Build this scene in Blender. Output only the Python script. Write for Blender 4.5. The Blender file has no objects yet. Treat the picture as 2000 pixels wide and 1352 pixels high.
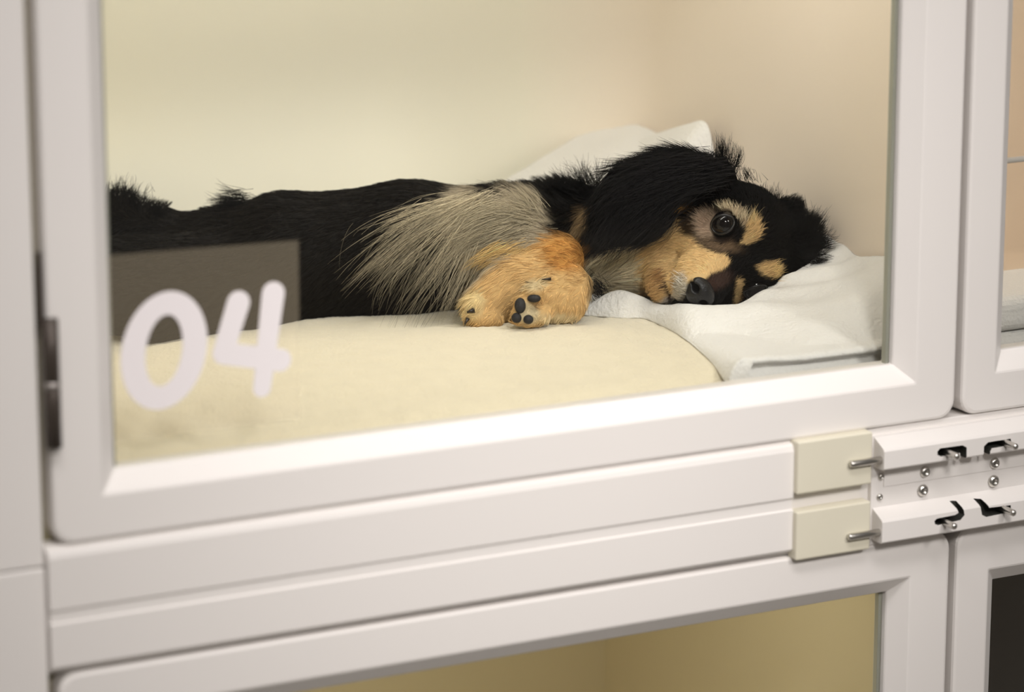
import bpy, bmesh, math, random
import numpy as np
from mathutils import Vector

S = bpy.context.scene
COL = S.collection
rng = np.random.default_rng(4)
random.seed(4)

# ------------------------------------------------------------------ camera
FPX = 6378.4                       # focal length in pixels of the 2000-wide frame
PSI, PIT = math.radians(27.645), math.radians(13.56)
CAM = np.array([0.0, -1.6, 1.2])
FWD = np.array([math.sin(PSI) * math.cos(PIT), math.cos(PSI) * math.cos(PIT), -math.sin(PIT)])
RT = np.array([math.cos(PSI), -math.sin(PSI), 0.0])
UP = np.cross(RT, FWD)
cd = bpy.data.cameras.new('camera')
cam = bpy.data.objects.new('camera', cd)
COL.objects.link(cam)
cam.location = CAM
cam.rotation_euler = (math.pi / 2 - PIT, 0, -PSI)
cd.sensor_width = 36
cd.lens = FPX / 2000 * 36
cd.clip_start = 0.05
cd.dof.use_dof = True
cd.dof.focus_distance = 2.095
cd.dof.aperture_fstop = 4.4
S.camera = cam

# ------------------------------------------------------------------ world, lights, exposure
S.view_settings.view_transform = 'Standard'
S.view_settings.look = 'None'
S.view_settings.gamma = 1
S.view_settings.exposure = 0.0
w = bpy.data.worlds.new('room_light')
S.world = w
w.use_nodes = True
wn, wl = w.node_tree.nodes, w.node_tree.links
bgn = wn['Background']
bgn.inputs[0].default_value = (1.0, 0.93, 0.85, 1)
# pale world with a dark patch added to cut pane reflections over the head
wtc = wn.new('ShaderNodeTexCoord')
wdot = wn.new('ShaderNodeVectorMath')
wdot.operation = 'DOT_PRODUCT'
wdot.inputs[1].default_value = Vector((0.503, -0.836, -0.225)).normalized()
wl.new(wtc.outputs['Generated'], wdot.inputs[0])
wmr = wn.new('ShaderNodeMapRange')
wmr.interpolation_type = 'SMOOTHSTEP'
wmr.inputs['From Min'].default_value = math.cos(math.radians(9.5))
wmr.inputs['From Max'].default_value = math.cos(math.radians(3.5))
wmr.inputs['To Min'].default_value = 0.12
wmr.inputs['To Max'].default_value = 0.02
wl.new(wdot.outputs['Value'], wmr.inputs['Value'])
wl.new(wmr.outputs['Result'], bgn.inputs[1])


def area(name, loc, target, sx, sy, power, color):
    d = bpy.data.lights.new(name, 'AREA')
    d.shape = 'RECTANGLE'
    d.size, d.size_y, d.energy, d.color = sx, sy, power, color
    o = bpy.data.objects.new(name, d)
    COL.objects.link(o)
    o.location = loc
    o.rotation_euler = (Vector(target) - Vector(loc)).to_track_quat('-Z', 'Y').to_euler()
    return o


area('ceiling_light', (0.5, -1.0, 2.5), (0.9, 0.1, 0.7), 1.5, 0.35, 22, (1.0, 0.96, 0.945))
for dx_, de_ in ((0.10, 210), (1.55, 200)):  # added front spots; narrow soft cones imitate the lens's corner darkening
    sd = bpy.data.lights.new('added_front_spot', 'SPOT')
    sd.energy, sd.color, sd.spot_size, sd.spot_blend, sd.shadow_soft_size = de_, (1.0, 0.955, 0.92), math.radians(18.5), 1.0, 0.30
    so = bpy.data.objects.new('added_front_spot', sd)
    COL.objects.link(so)
    so.location = (dx_, -2.5, 2.45)
    so.rotation_euler = (Vector((0.90, 0.0, 0.79)) - so.location).to_track_quat('-Z', 'Y').to_euler()
area('kennel_fill', (0.90, 0.07, 1.13), (0.90, 0.42, 0.86), 0.40, 0.06, 1.42, (1.0, 0.965, 0.93))  # this and the next two: added fills brightening the kennel insides
area('kennel_fill', (0.86, 0.16, 0.62), (0.88, 0.26, 0.2), 0.40, 0.08, 0.8, (1.0, 0.93, 0.78))
area('kennel_fill', (1.45, 0.16, 1.12), (1.40, 0.26, 0.7), 0.40, 0.08, 0.8, (1.0, 0.93, 0.82))


# ------------------------------------------------------------------ helpers
def at(px, py, d):
    """world point that lies d metres deep along the lens axis through a photo pixel"""
    return CAM + (FWD + RT * (px - 1000) / FPX - UP * (py - 676) / FPX) * d


def on_y(px, py, y=0.0):
    r = FWD + RT * (px - 1000) / FPX - UP * (py - 676) / FPX
    return CAM + r * ((y - CAM[1]) / r[1])


def on_x(px, py, x):
    r = FWD + RT * (px - 1000) / FPX - UP * (py - 676) / FPX
    return CAM + r * ((x - CAM[0]) / r[0])


def on_z(px, py, z):
    r = FWD + RT * (px - 1000) / FPX - UP * (py - 676) / FPX
    return CAM + r * ((z - CAM[2]) / r[2])


def material(name, color, rough=0.5, spec=0.5, metallic=0.0, vary=0.0, scale=20.0, bump=0.0, bscale=200.0, coat=0.0, sheen=0.0, bdist=0.001):
    m = bpy.data.materials.new(name)
    m.use_nodes = True
    n, l = m.node_tree.nodes, m.node_tree.links
    b = n['Principled BSDF']
    b.inputs['Base Color'].default_value = (*color, 1)
    b.inputs['Roughness'].default_value = rough
    b.inputs['Specular IOR Level'].default_value = spec
    b.inputs['Metallic'].default_value = metallic
    b.inputs['Coat Weight'].default_value = coat
    if sheen:
        b.inputs['Sheen Weight'].default_value = sheen
    tc = n.new('ShaderNodeTexCoord')
    if vary:
        t = n.new('ShaderNodeTexNoise')
        t.inputs['Scale'].default_value = scale
        t.inputs['Detail'].default_value = 4
        l.new(tc.outputs['Object'], t.inputs['Vector'])
        mx = n.new('ShaderNodeMix')
        mx.data_type = 'RGBA'
        mx.inputs[6].default_value = (*[c * (1 - vary) for c in color], 1)
        mx.inputs[7].default_value = (*[min(1, c * (1 + vary)) for c in color], 1)
        l.new(t.outputs[0], mx.inputs[0])
        l.new(mx.outputs[2], b.inputs['Base Color'])
    if bump:
        t = n.new('ShaderNodeTexNoise')
        t.inputs['Scale'].default_value = bscale
        t.inputs['Detail'].default_value = 5
        l.new(tc.outputs['Object'], t.inputs['Vector'])
        bp = n.new('ShaderNodeBump')
        bp.inputs['Strength'].default_value = bump
        bp.inputs['Distance'].default_value = bdist
        l.new(t.outputs[0], bp.inputs['Height'])
        l.new(bp.outputs[0], b.inputs['Normal'])
    return m


M_WHITE = material('white_enamel', (0.80, 0.765, 0.735), 0.38, 0.4, vary=0.02, scale=6)
M_CREAMCAP = material('cream_plastic', (0.72, 0.68, 0.55), 0.42, 0.4, vary=0.02, scale=30)
M_BACK = material('cream_wall_panel', (0.86, 0.83, 0.70), 0.55, 0.3, vary=0.02, scale=4)
M_SIDE = material('peach_wall_panel', (0.90, 0.79, 0.67), 0.55, 0.3, vary=0.03, scale=4)
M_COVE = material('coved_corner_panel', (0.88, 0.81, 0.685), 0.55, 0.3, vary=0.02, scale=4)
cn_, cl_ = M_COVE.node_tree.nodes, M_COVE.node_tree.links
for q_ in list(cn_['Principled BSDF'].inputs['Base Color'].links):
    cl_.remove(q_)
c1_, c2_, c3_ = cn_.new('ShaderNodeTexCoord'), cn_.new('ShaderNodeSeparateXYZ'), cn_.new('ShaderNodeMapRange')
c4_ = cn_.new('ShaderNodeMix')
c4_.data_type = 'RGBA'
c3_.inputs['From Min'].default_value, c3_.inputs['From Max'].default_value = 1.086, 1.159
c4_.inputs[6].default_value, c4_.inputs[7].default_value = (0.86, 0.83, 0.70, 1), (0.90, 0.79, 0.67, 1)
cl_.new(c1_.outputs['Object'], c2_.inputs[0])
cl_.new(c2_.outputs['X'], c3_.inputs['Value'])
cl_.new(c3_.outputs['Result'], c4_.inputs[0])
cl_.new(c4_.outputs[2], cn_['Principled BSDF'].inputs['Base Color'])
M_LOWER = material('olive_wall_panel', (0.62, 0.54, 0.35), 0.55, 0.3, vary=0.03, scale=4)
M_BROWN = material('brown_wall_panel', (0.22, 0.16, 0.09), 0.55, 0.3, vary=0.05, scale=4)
M_GASKET = material('grey_green_gasket', (0.40, 0.40, 0.34), 0.6, 0.3)
M_STEEL = material('brushed_steel', (0.62, 0.60, 0.56), 0.28, 0.5, metallic=1.0)
M_HINGE = material('dark_bronze', (0.07, 0.055, 0.045), 0.45, 0.5, metallic=0.4)
M_HINGE2 = material('worn_steel_ring', (0.35, 0.32, 0.30), 0.4, 0.5, metallic=0.7)
M_SLOT = material('slot_shade', (0.035, 0.035, 0.03), 0.6, 0.3)
M_DIGIT = material('white_lettering', (0.86, 0.81, 0.82), 0.5, 0.3)
M_GAP = material('olive_gap', (0.30, 0.27, 0.18), 0.7, 0.2)  # olive tone of the gaps beside the doors
M_BED = material('beige_fleece', (0.76, 0.69, 0.53), 0.95, 0.1, vary=0.06, scale=70, bump=0.7, bscale=420, sheen=0.3, bdist=0.002)
M_BLANKET = material('white_fleece', (0.82, 0.81, 0.79), 0.95, 0.1, vary=0.03, scale=90, bump=0.6, bscale=420, sheen=0.3, bdist=0.002)
M_EYE = material('dark_brown_eye', (0.005, 0.004, 0.004), 0.03, 0.32)
M_NOSE = material('black_nose_leather', (0.008, 0.008, 0.009), 0.30, 0.35, bump=0.6, bscale=900, bdist=0.0006)
M_PAD = material('black_paw_pad', (0.018, 0.017, 0.018), 0.6, 0.3, bump=0.4, bscale=900)
M_CLAW = material('dark_claw', (0.02, 0.015, 0.012), 0.35, 0.4)
M_RIM = material('black_eyelid', (0.008, 0.007, 0.007), 0.30, 0.5)


def glass_mat():
    m = bpy.data.materials.new('clear_glass')
    m.use_nodes = True
    n, l = m.node_tree.nodes, m.node_tree.links
    n.remove(n['Principled BSDF'])
    out = n['Material Output']
    tr = n.new('ShaderNodeBsdfTransparent')
    tr.inputs[0].default_value = (0.985, 0.99, 0.98, 1)
    gl = n.new('ShaderNodeBsdfGlossy')
    gl.inputs['Roughness'].default_value = 0.0
    fr = n.new('ShaderNodeFresnel')
    fr.inputs[0].default_value = 1.45
    mx = n.new('ShaderNodeMixShader')
    l.new(fr.outputs[0], mx.inputs[0])
    l.new(tr.outputs[0], mx.inputs[1])
    l.new(gl.outputs[0], mx.inputs[2])
    l.new(mx.outputs[0], out.inputs[0])
    return m


def film_mat():
    m = bpy.data.materials.new('acrylic_painted_haze')
    m.use_nodes = True
    n, l = m.node_tree.nodes, m.node_tree.links
    n.remove(n['Principled BSDF'])
    out = n['Material Output']
    tr = n.new('ShaderNodeBsdfTransparent')
    df = n.new('ShaderNodeBsdfDiffuse')
    df.inputs[0].default_value = (0.82, 0.70, 0.50, 1)  # diffuse tint stands in for haze reflected by the plate
    mx = n.new('ShaderNodeMixShader')
    mx.inputs[0].default_value = 0.065
    l.new(tr.outputs[0], mx.inputs[1])
    l.new(df.outputs[0], mx.inputs[2])
    l.new(mx.outputs[0], out.inputs[0])
    return m


M_GLASS = glass_mat()
M_FILM = film_mat()


def attr_mat(name, rough, spec, attr='coat'):
    m = bpy.data.materials.new(name)
    m.use_nodes = True
    n, l = m.node_tree.nodes, m.node_tree.links
    b = n['Principled BSDF']
    a = n.new('ShaderNodeAttribute')
    a.attribute_name = attr
    l.new(a.outputs['Color'], b.inputs['Base Color'])
    b.inputs['Roughness'].default_value = rough
    b.inputs['Specular IOR Level'].default_value = spec
    return m


M_SKIN = attr_mat('undercoat', 0.9, 0.05)
M_FUR = attr_mat('silky_fur', 0.45, 0.12)


def link(name, me, mat, parent=None, smooth=False):
    o = bpy.data.objects.new(name, me)
    COL.objects.link(o)
    if mat:
        me.materials.append(mat)
    if parent:
        o.parent = parent
    if smooth:
        for p in me.polygons:
            p.use_smooth = True
    return o


def from_bm(name, bm, mat, parent=None, smooth=False):
    bmesh.ops.recalc_face_normals(bm, faces=bm.faces[:])
    me = bpy.data.meshes.new(name)
    bm.to_mesh(me)
    bm.free()
    return link(name, me, mat, parent, smooth)


def box_bm(bm, a, b, bevel=0.0, seg=2):
    g = bmesh.ops.create_cube(bm, size=1)
    vs = g['verts']
    for v in vs:
        v.co = Vector([(a[i] + b[i]) / 2 + v.co[i] * (b[i] - a[i]) for i in range(3)])
    if bevel:
        es = list({e for v in vs for e in v.link_edges})
        bmesh.ops.bevel(bm, geom=es, offset=bevel, segments=seg, affect='EDGES', profile=0.5)


def box(name, a, b, mat, parent=None, bevel=0.0, seg=2):
    bm = bmesh.new()
    box_bm(bm, a, b, bevel, seg)
    return from_bm(name, bm, mat, parent)


def cyl_bm(bm, p, q, r, r2=None, n=20):
    p, q = Vector(p), Vector(q)
    r2 = r if r2 is None else r2
    g = bmesh.ops.create_cone(bm, cap_ends=True, segments=n, radius1=r, radius2=r2, depth=(q - p).length)
    rot = Vector((0, 0, 1)).rotation_difference(q - p).to_matrix()
    for v in g['verts']:
        v.co = rot @ v.co + (p + q) / 2
    return g['verts']


def dome_rod(name, p, q, r, mat, parent, n=20):
    """rod with a rounded free end at q"""
    p, q = Vector(p), Vector(q)
    ax = (q - p)
    ln = ax.length
    rot = Vector((0, 0, 1)).rotation_difference(ax).to_matrix()
    prof = [(0, 0), (r, 0), (r, ln - r * 0.7)]
    for k in range(1, 6):
        a = k / 5 * math.pi / 2
        prof.append((r * math.cos(a) + 1e-6, ln - r * 0.7 + r * 0.7 * math.sin(a)))
    return lathe(name, prof, mat, parent, rot, p, n)


def lathe(name, prof, mat, parent, rot, origin, n=24):
    bm = bmesh.new()
    rings = []
    for (r, z) in prof:
        rings.append([bm.verts.new(rot @ Vector((r * math.cos(2 * math.pi * k / n), r * math.sin(2 * math.pi * k / n), z)) + Vector(origin)) for k in range(n)])
    for a, b in zip(rings, rings[1:]):
        for k in range(n):
            bm.faces.new((a[k], a[(k + 1) % n], b[(k + 1) % n], b[k]))
    bmesh.ops.remove_doubles(bm, verts=bm.verts[:], dist=1e-6)
    o = from_bm(name, bm, mat, parent, True)
    return o


def empty(name, loc, label, cat, group=None):
    o = bpy.data.objects.new(name, None)
    COL.objects.link(o)
    o.location = loc
    o.empty_display_size = 0.02
    o['label'] = label
    o['category'] = cat
    if group:
        o['group'] = group
    bpy.context.view_layer.update()
    return o


def adopt(o, parent):
    """parent without moving the world-space mesh"""
    o.parent = parent
    o.matrix_parent_inverse = parent.matrix_world.inverted()
    return o


# ------------------------------------------------------------------ the room around the rack
for nm_, a_, b_, m_ in (('floor', (-3.0, -3.5, -0.05), (4.0, 0.60, 0.0), material('grey_vinyl_floor', (0.45, 0.42, 0.38), 0.5, 0.4, vary=0.05)),
                        ('wall_back', (-3.0, 0.52, 0.0), (4.0, 0.60, 2.7), material('cream_wall_paint', (0.78, 0.75, 0.68), 0.7, 0.3))):
    o_ = box(nm_, a_, b_, m_)
    o_['kind'] = 'structure'

# ------------------------------------------------------------------ the kennel rack
def rrect(x0, z0, x1, z1, r, n=6):
    pts = []
    for cx, cz, a0 in ((x1 - r, z1 - r, 0), (x0 + r, z1 - r, 90), (x0 + r, z0 + r, 180), (x1 - r, z0 + r, 270)):
        for k in range(n + 1):
            a = math.radians(a0 + 90 * k / n)
            pts.append((cx + r * math.cos(a), cz + r * math.sin(a)))
    return pts


def door_frame(x0, z0, x1, z1, ix0, iz0, ix1, iz1, parent):
    """outer rectangle x0..x1, opening at the glass ix0..ix1; 45 degree reveal around the opening"""
    c = 0.0105
    loops = []
    R = 0.011

    def lp(ins, y, r):
        return [(x, y, z) for x, z in rrect(x0 + ins, z0 + ins, x1 - ins, z1 - ins, r)]

    def li(out, y, r=0.0006):
        return [(x, y, z) for x, z in rrect(ix0 - out, iz0 - out, ix1 + out, iz1 + out, r)]
    loops.append(lp(0, 0.022, R))
    loops.append(lp(0, 0.0022, R))
    loops.append(lp(0.0007, 0.0007, R))
    loops.append(lp(0.0022, 0.0, R))
    loops.append(li(c + 0.0012, 0.0, 0.0016))
    loops.append(li(c, 0.0004, 0.0012))
    loops.append(li(0.0006, 0.0095))
    loops.append(li(0.0, 0.0105))
    loops.append(li(0.0, 0.022))
    bm = bmesh.new()
    rings = [[bm.verts.new(p) for p in L] for L in loops]
    n = len(rings[0])
    for a, b in list(zip(rings, rings[1:])) + [(rings[-1], rings[0])]:
        for k in range(n):
            bm.faces.new((a[k], a[(k + 1) % n], b[(k + 1) % n], b[k]))
    return from_bm('door', bm, M_WHITE, parent)


def ring_frame(name, x0, z0, x1, z1, w_, y0, y1, mat, parent):
    bm = bmesh.new()
    box_bm(bm, (x0, y0, z0), (x0 + w_, y1, z1))
    box_bm(bm, (x1 - w_, y0, z0), (x1, y1, z1))
    box_bm(bm, (x0 + w_, y0, z0), (x1 - w_, y1, z0 + w_))
    box_bm(bm, (x0 + w_, y0, z1 - w_), (x1 - w_, y1, z1))
    return from_bm(name, bm, mat, parent)


DEPTH = 0.463


def kennel(label, ox0, ox1, z0, z1, back, side, dims, group=None):
    """one kennel: shell panels, door with pane and gasket"""
    k = empty('kennel', (0, 0, 0), label, 'kennel', group)
    wx0, wx1 = ox0, ox1
    box('back_panel', (wx0 - 0.004, DEPTH, z0), (wx1 + 0.004, DEPTH + 0.006, z1), back, k)
    box('side_panel', (wx0 - 0.008, 0.024, z0), (wx0, DEPTH + 0.006, z1), back, k)
    box('side_panel', (wx1, 0.024, z0), (wx1 + 0.008, DEPTH + 0.006, z1), side, k)
    box('top_panel', (wx0 - 0.004, 0.024, z1 - 0.008), (wx1 + 0.004, DEPTH, z1), back, k)
    box('floor_panel', (wx0, 0.024, z0), (wx1, DEPTH, z0 + 0.010), back, k)
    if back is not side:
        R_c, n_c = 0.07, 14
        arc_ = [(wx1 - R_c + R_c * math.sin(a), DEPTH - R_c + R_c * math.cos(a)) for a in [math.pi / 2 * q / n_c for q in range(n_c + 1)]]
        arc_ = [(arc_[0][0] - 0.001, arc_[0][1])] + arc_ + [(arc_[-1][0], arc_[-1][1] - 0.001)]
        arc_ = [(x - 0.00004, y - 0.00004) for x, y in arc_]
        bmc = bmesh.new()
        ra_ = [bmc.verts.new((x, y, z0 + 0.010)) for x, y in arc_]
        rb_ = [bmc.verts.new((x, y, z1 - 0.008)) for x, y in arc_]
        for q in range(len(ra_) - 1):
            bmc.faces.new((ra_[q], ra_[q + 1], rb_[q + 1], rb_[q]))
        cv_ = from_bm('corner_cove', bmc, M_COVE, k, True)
    x0, dz0, x1, dz1, ix0, iz0, ix1, iz1 = dims
    d = door_frame(x0, dz0, x1, dz1, ix0, iz0, ix1, iz1, k)
    box('glass_pane', (ix0 + 0.0002, 0.0135, iz0 + 0.0002), (ix1 - 0.0002, 0.0136, iz1 - 0.0002), M_GLASS, d)
    for gx_ in (ix0 + 0.0001, ix1 - 0.0026):
        box('gasket', (gx_, 0.0142, iz0 + 0.0001), (gx_ + 0.0025, 0.0180, iz1 - 0.0001), M_GASKET, d)
    return k, d


UX0, UX1 = 0.5609, 1.1466
K1, D1 = kennel('white kennel marked 04, the one with the sleeping dog inside', 0.572, 1.160, 0.655, 1.150, M_BACK, M_SIDE,
                (UX0, 0.6845, UX1, 1.140, 0.5999, 0.7205, 1.1060, 1.095))
K2, D2 = kennel('white kennel with a horizontal bar, to the right of the 04 kennel', 1.178, 1.75, 0.655, 1.150, M_SIDE, M_SIDE,
                (1.1516, 0.6845, 1.735, 1.140, 1.1870, 0.7205, 1.70, 1.095))
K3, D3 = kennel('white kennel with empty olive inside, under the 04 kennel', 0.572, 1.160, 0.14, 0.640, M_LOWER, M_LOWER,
                (UX0, 0.150, UX1, 0.6115, 0.5999, 0.195, 1.1060, 0.5750))
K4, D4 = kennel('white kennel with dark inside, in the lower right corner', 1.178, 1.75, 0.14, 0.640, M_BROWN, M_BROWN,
                (1.1516, 0.150, 1.735, 0.6115, 1.1870, 0.195, 1.70, 0.5710))
# grille bar behind the neighbour's pane
bm = bmesh.new()
cyl_bm(bm, (1.181, 0.021, 0.838), (1.72, 0.021, 0.838), 0.0018)
from_bm('grille_bar', bm, M_WHITE, K2, True)

# 04 number plate and digits
PY = 0.0118
sg = bmesh.new()
pa, pb = on_y(583, 470, PY), on_y(236, 497, PY)
poly = [(0.6002, 0.7345), (pa[0] - 0.0005, 0.7345), (pa[0], pa[2]), (0.6002, pb[2])]
vs = [sg.verts.new((x, PY, z)) for x, z in poly]
f = sg.faces.new(vs)
r = bmesh.ops.extrude_face_region(sg, geom=[f])
for v in [g for g in r['geom'] if isinstance(g, bmesh.types.BMVert)]:
    v.co.y += 0.0006
plate = from_bm('number_plate', sg, M_FILM, D1)
plate['label'] = 'clear plate with painted haze behind the white number'


def dpt(px, py):
    p = on_y(px, py, PY - 0.0006)
    return p[0], p[2]


def prism2(bm, pts, y0, y1):
    a = [bm.verts.new((x, y0, z)) for x, z in pts]
    b = [bm.verts.new((x, y1, z)) for x, z in pts]
    n = len(pts)
    bm.faces.new(a)
    bm.faces.new(b)
    for k in range(n):
        bm.faces.new((a[k], a[(k + 1) % n], b[(k + 1) % n], b[k]))


def stroke(bm, p, q, r0, r1, y0, y1, n=14):
    p, q = np.array(p), np.array(q)
    d = q - p
    a = math.atan2(d[1], d[0])
    pts = [(q[0] + r1 * math.cos(a - math.pi / 2 + math.pi * k / n), q[1] + r1 * math.sin(a - math.pi / 2 + math.pi * k / n)) for k in range(n + 1)]
    pts += [(p[0] + r0 * math.cos(a + math.pi / 2 + math.pi * k / n), p[1] + r0 * math.sin(a + math.pi / 2 + math.pi * k / n)) for k in range(n + 1)]
    prism2(bm, pts, y0, y1)


bm = bmesh.new()
N = 48
outer, inner = [], []
for k in range(N):
    a = 2 * math.pi * k / N
    for lst, s in ((outer, 1), (inner, -1)):
        ex, ey = 60 + s * 24, 93 + s * 23
        dx, dy = ex * math.cos(a), ey * math.sin(a)
        lst.append(dpt(320.5 + dx + dy * 0.10, 685 - dy - 0.06 * dx))
for y in (PY - 0.0005, PY - 0.0001):
    vo = [bm.verts.new((x, y, z)) for x, z in outer]
    vi = [bm.verts.new((x, y, z)) for x, z in inner]
    for k in range(N):
        bm.faces.new((vo[k], vo[(k + 1) % N], vi[(k + 1) % N], vi[k]))
vv = bm.verts[:]
for base in (0, N):
    for k in range(N):
        pass
from_bm('digit', bm, M_DIGIT, D1)['label'] = 'white digit 0'
bm = bmesh.new()
PXM = 1.0 / 3560
stroke(bm, dpt(466, 592), dpt(436, 690), 24 * PXM, 22 * PXM, PY - 0.00050, PY - 0.0001)
stroke(bm, dpt(437, 691), dpt(548, 704), 22 * PXM, 23 * PXM, PY - 0.00052, PY - 0.0001)
stroke(bm, dpt(534, 574), dpt(512, 758), 24 * PXM, 19 * PXM, PY - 0.00054, PY - 0.0001)
from_bm('digit', bm, M_DIGIT, D1)['label'] = 'white digit 4'

# hinge on the left edge of the 04 door
hg = lathe('hinge', [(0, 0), (0.0042, 0), (0.0042, 0.033), (0.0036, 0.0335), (0.0036, 0.0355), (0.0042, 0.036), (0.0042, 0.070), (0, 0.070)],
           M_HINGE, K1, Vector((0, 0, 1)).rotation_difference(Vector((0, 0, 1))).to_matrix(), (0.5620, -0.0025, 0.7405), 20)
lathe('hinge_ring', [(0.0030, 0), (0.0045, 0), (0.0045, 0.004), (0.0030, 0.004)], M_HINGE2, hg, Vector((0, 0, 1)).rotation_difference(Vector((0, 0, 1))).to_matrix(), (0.5620, -0.0025, 0.7725), 20)
bm = bmesh.new()
cyl_bm(bm, (0.5578, 0.001, 0.806), (0.5578, 0.001, 0.846), 0.0016)
from_bm('hinge_pin', bm, M_HINGE, hg)

# the rack that carries the kennels: post, crossrail, rail covers, keepers, latches
RK = empty('kennel_rack', (0, 0, 0), 'white crossrail and left post of the kennel bank with steel bolt latches', 'kennel frame')
box('post', (0.25, 0.001, 0.6740), (0.5553, 0.03, 1.30), M_WHITE, RK, 0.0012)
box('post', (0.25, 0.0005, 0.10), (0.5553, 0.03, 0.6732), M_WHITE, RK, 0.0012)
box('mullion', (0.5440, 0.014, 0.10), (0.5990, 0.0235, 1.30), M_GAP, RK)
box('mullion', (1.1080, 0.0225, 0.10), (1.1850, 0.0236, 1.30), M_GAP, RK)
box('crossrail', (0.556, 0.0025, 0.6125), (1.75, 0.0235, 0.6840), M_WHITE, RK, 0.0005)


def cover(z0, z1, x1, chb, cht):
    """long raised rail cover with a soft top shoulder"""
    bm = bmesh.new()
    prof = [(0.003, z0), (-0.0008, z0 + 0.0002), (-0.0022, z0 + chb), (-0.0022, z1 - cht), (-0.0012, z1 - cht * 0.35), (0.0006, z1), (0.003, z1)]
    a = [bm.verts.new((0.5565, y, z)) for y, z in prof]
    b = [bm.verts.new((x1, y, z)) for y, z in prof]
    n = len(prof)
    bm.faces.new(a)
    bm.faces.new(b)
    for k in range(n):
        bm.faces.new((a[k], a[(k + 1) % n], b[(k + 1) % n], b[k]))
    return from_bm('rail_cover', bm, M_WHITE, RK)


cover(0.6475, 0.6828, 1.0285, 0.002, 0.0045)
cover(0.6150, 0.6425, 1.0285, 0.002, 0.0012)
box('rail_cover', (0.5568, -0.0010, 0.6418), (1.0283, 0.0030, 0.6482), M_WHITE, RK)
# cream keepers that take the bolts
for z0, z1 in ((0.6520, 0.6850), (0.6105, 0.6412)):
    box('keeper', (1.0285, -0.0064, z0), (1.0820, 0.0035, z1), M_CREAMCAP, RK, 0.0013, 3)

# latch brackets
box('latch_plate', (1.0855, -0.0006, 0.6110), (1.60, 0.0026, 0.6800), M_WHITE, RK, 0.0003)


def bracket(z_lo, z_hi, zback, slots):
    bm = bmesh.new()
    x0, x1 = 1.0868, 1.55
    yf = -0.0120
    prof = [(-0.0007, z_lo), (yf + 0.0010, z_lo), (yf, z_lo + 0.0010), (yf, z_hi - 0.0010), (yf + 0.0012, z_hi + 0.0004), (-0.0007, zback)]
    a = [bm.verts.new((x0, y, z)) for y, z in prof]
    b = [bm.verts.new((x1, y, z)) for y, z in prof]
    n = len(prof)
    bm.faces.new(a)
    bm.faces.new(b)
    for k in range(n):
        bm.faces.new((a[k], a[(k + 1) % n], b[(k + 1) % n], b[k]))
    o = from_bm('latch_bracket', bm, M_WHITE, RK)
    o.data.materials.append(M_SLOT)
    for pts in slots:
        cb = bmesh.new()
        w3 = [on_y(px, py, yf) for px, py in pts]
        prism2(cb, [(p[0], p[2]) for p in w3], yf - 0.004, yf + 0.0075)
        bmesh.ops.recalc_face_normals(cb, faces=cb.faces[:])
        me = bpy.data.meshes.new('cut')
        cb.to_mesh(me)
        cb.free()
        me.materials.append(M_SLOT)
        c = bpy.data.objects.new('cut', me)
        COL.objects.link(c)
        md = o.modifiers.new('slot', 'BOOLEAN')
        md.operation = 'DIFFERENCE'
        md.object = c
        md.solver = 'EXACT'
        md.material_mode = 'TRANSFER'
        dg = bpy.context.evaluated_depsgraph_get()
        nm = bpy.data.meshes.new_from_object(o.evaluated_get(dg))
        o.modifiers.clear()
        o.data = nm
        bpy.data.objects.remove(c)
    return o


slotA = [(1831, 882), (1836, 876), (1880, 870), (1888, 874), (1888, 896), (1876, 898), (1875, 885), (1838, 892), (1831, 889)]
slotB = [(1921, 892), (1922, 872), (1930, 864), (1974, 857), (1976, 869), (1937, 876), (1934, 882), (1934, 891)]
slotC = [(1825, 1018), (1830, 1013), (1866, 1006), (1872, 1002), (1868, 984), (1880, 984), (1884, 1006), (1876, 1016), (1832, 1026), (1826, 1024)]
slotD = [(1913, 979), (1926, 979), (1932, 992), (1974, 987), (1975, 1000), (1926, 1010), (1918, 1006)]
LB1 = bracket(0.6610, 0.6738, 0.6795, [slotA, slotB])
LB2 = bracket(0.6145, 0.6290, 0.6345, [slotC, slotD])
for o, z, pins in ((LB1, 0.6672, ((1848, 883), (1962, 864))), (LB2, 0.6212, ((1843, 1019), (1958, 993)))):
    dome_rod('bolt', (1.10, -0.0086, z), (1.0640, -0.0086, z), 0.0022, M_STEEL, o)
    for px, py in pins:
        p = on_y(px, py, -0.012)
        dome_rod('handle_pin', (p[0], -0.004, p[2]), (p[0] + 0.001, -0.0235, p[2] - 0.0006), 0.0021, M_STEEL, o)
box('plate_rib', (1.0945, -0.0011, 0.6470), (1.60, -0.0005, 0.6580), M_WHITE, RK, 0.0001)
for px, py, rr in ((1806, 922, 0.0037), (1802, 958, 0.0039), (1942, 905, 0.0037), (1940, 940, 0.0040), (1721, 932, 0.0022), (1718, 971, 0.0022)):
    p = on_y(px, py, -0.001)
    prof = [(0, 0), (rr, 0), (rr * 0.97, rr * 0.22), (rr * 0.75, rr * 0.5), (rr * 0.38, rr * 0.62), (rr * 0.34, rr * 0.45), (1e-5, rr * 0.4)]
    lathe('screw', prof, M_STEEL, RK, Vector((0, 0, 1)).rotation_difference(Vector((0, -1, 0))).to_matrix(), (p[0], -0.0010, p[2]), 16)


# ------------------------------------------------------------------ the dog: distance field -> one body mesh
# dog coordinates: right, up, toward the viewer's side, in metres from the lens; rotated to the world at the end
def V(px, py, d):
    return np.array([(px - 1000) / FPX * d, (676 - py) / FPX * d, -d])


def to_world(P):
    P = np.asarray(P)
    return CAM + P[..., 0:1] * RT + P[..., 1:2] * UP - P[..., 2:3] * FWD


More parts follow.
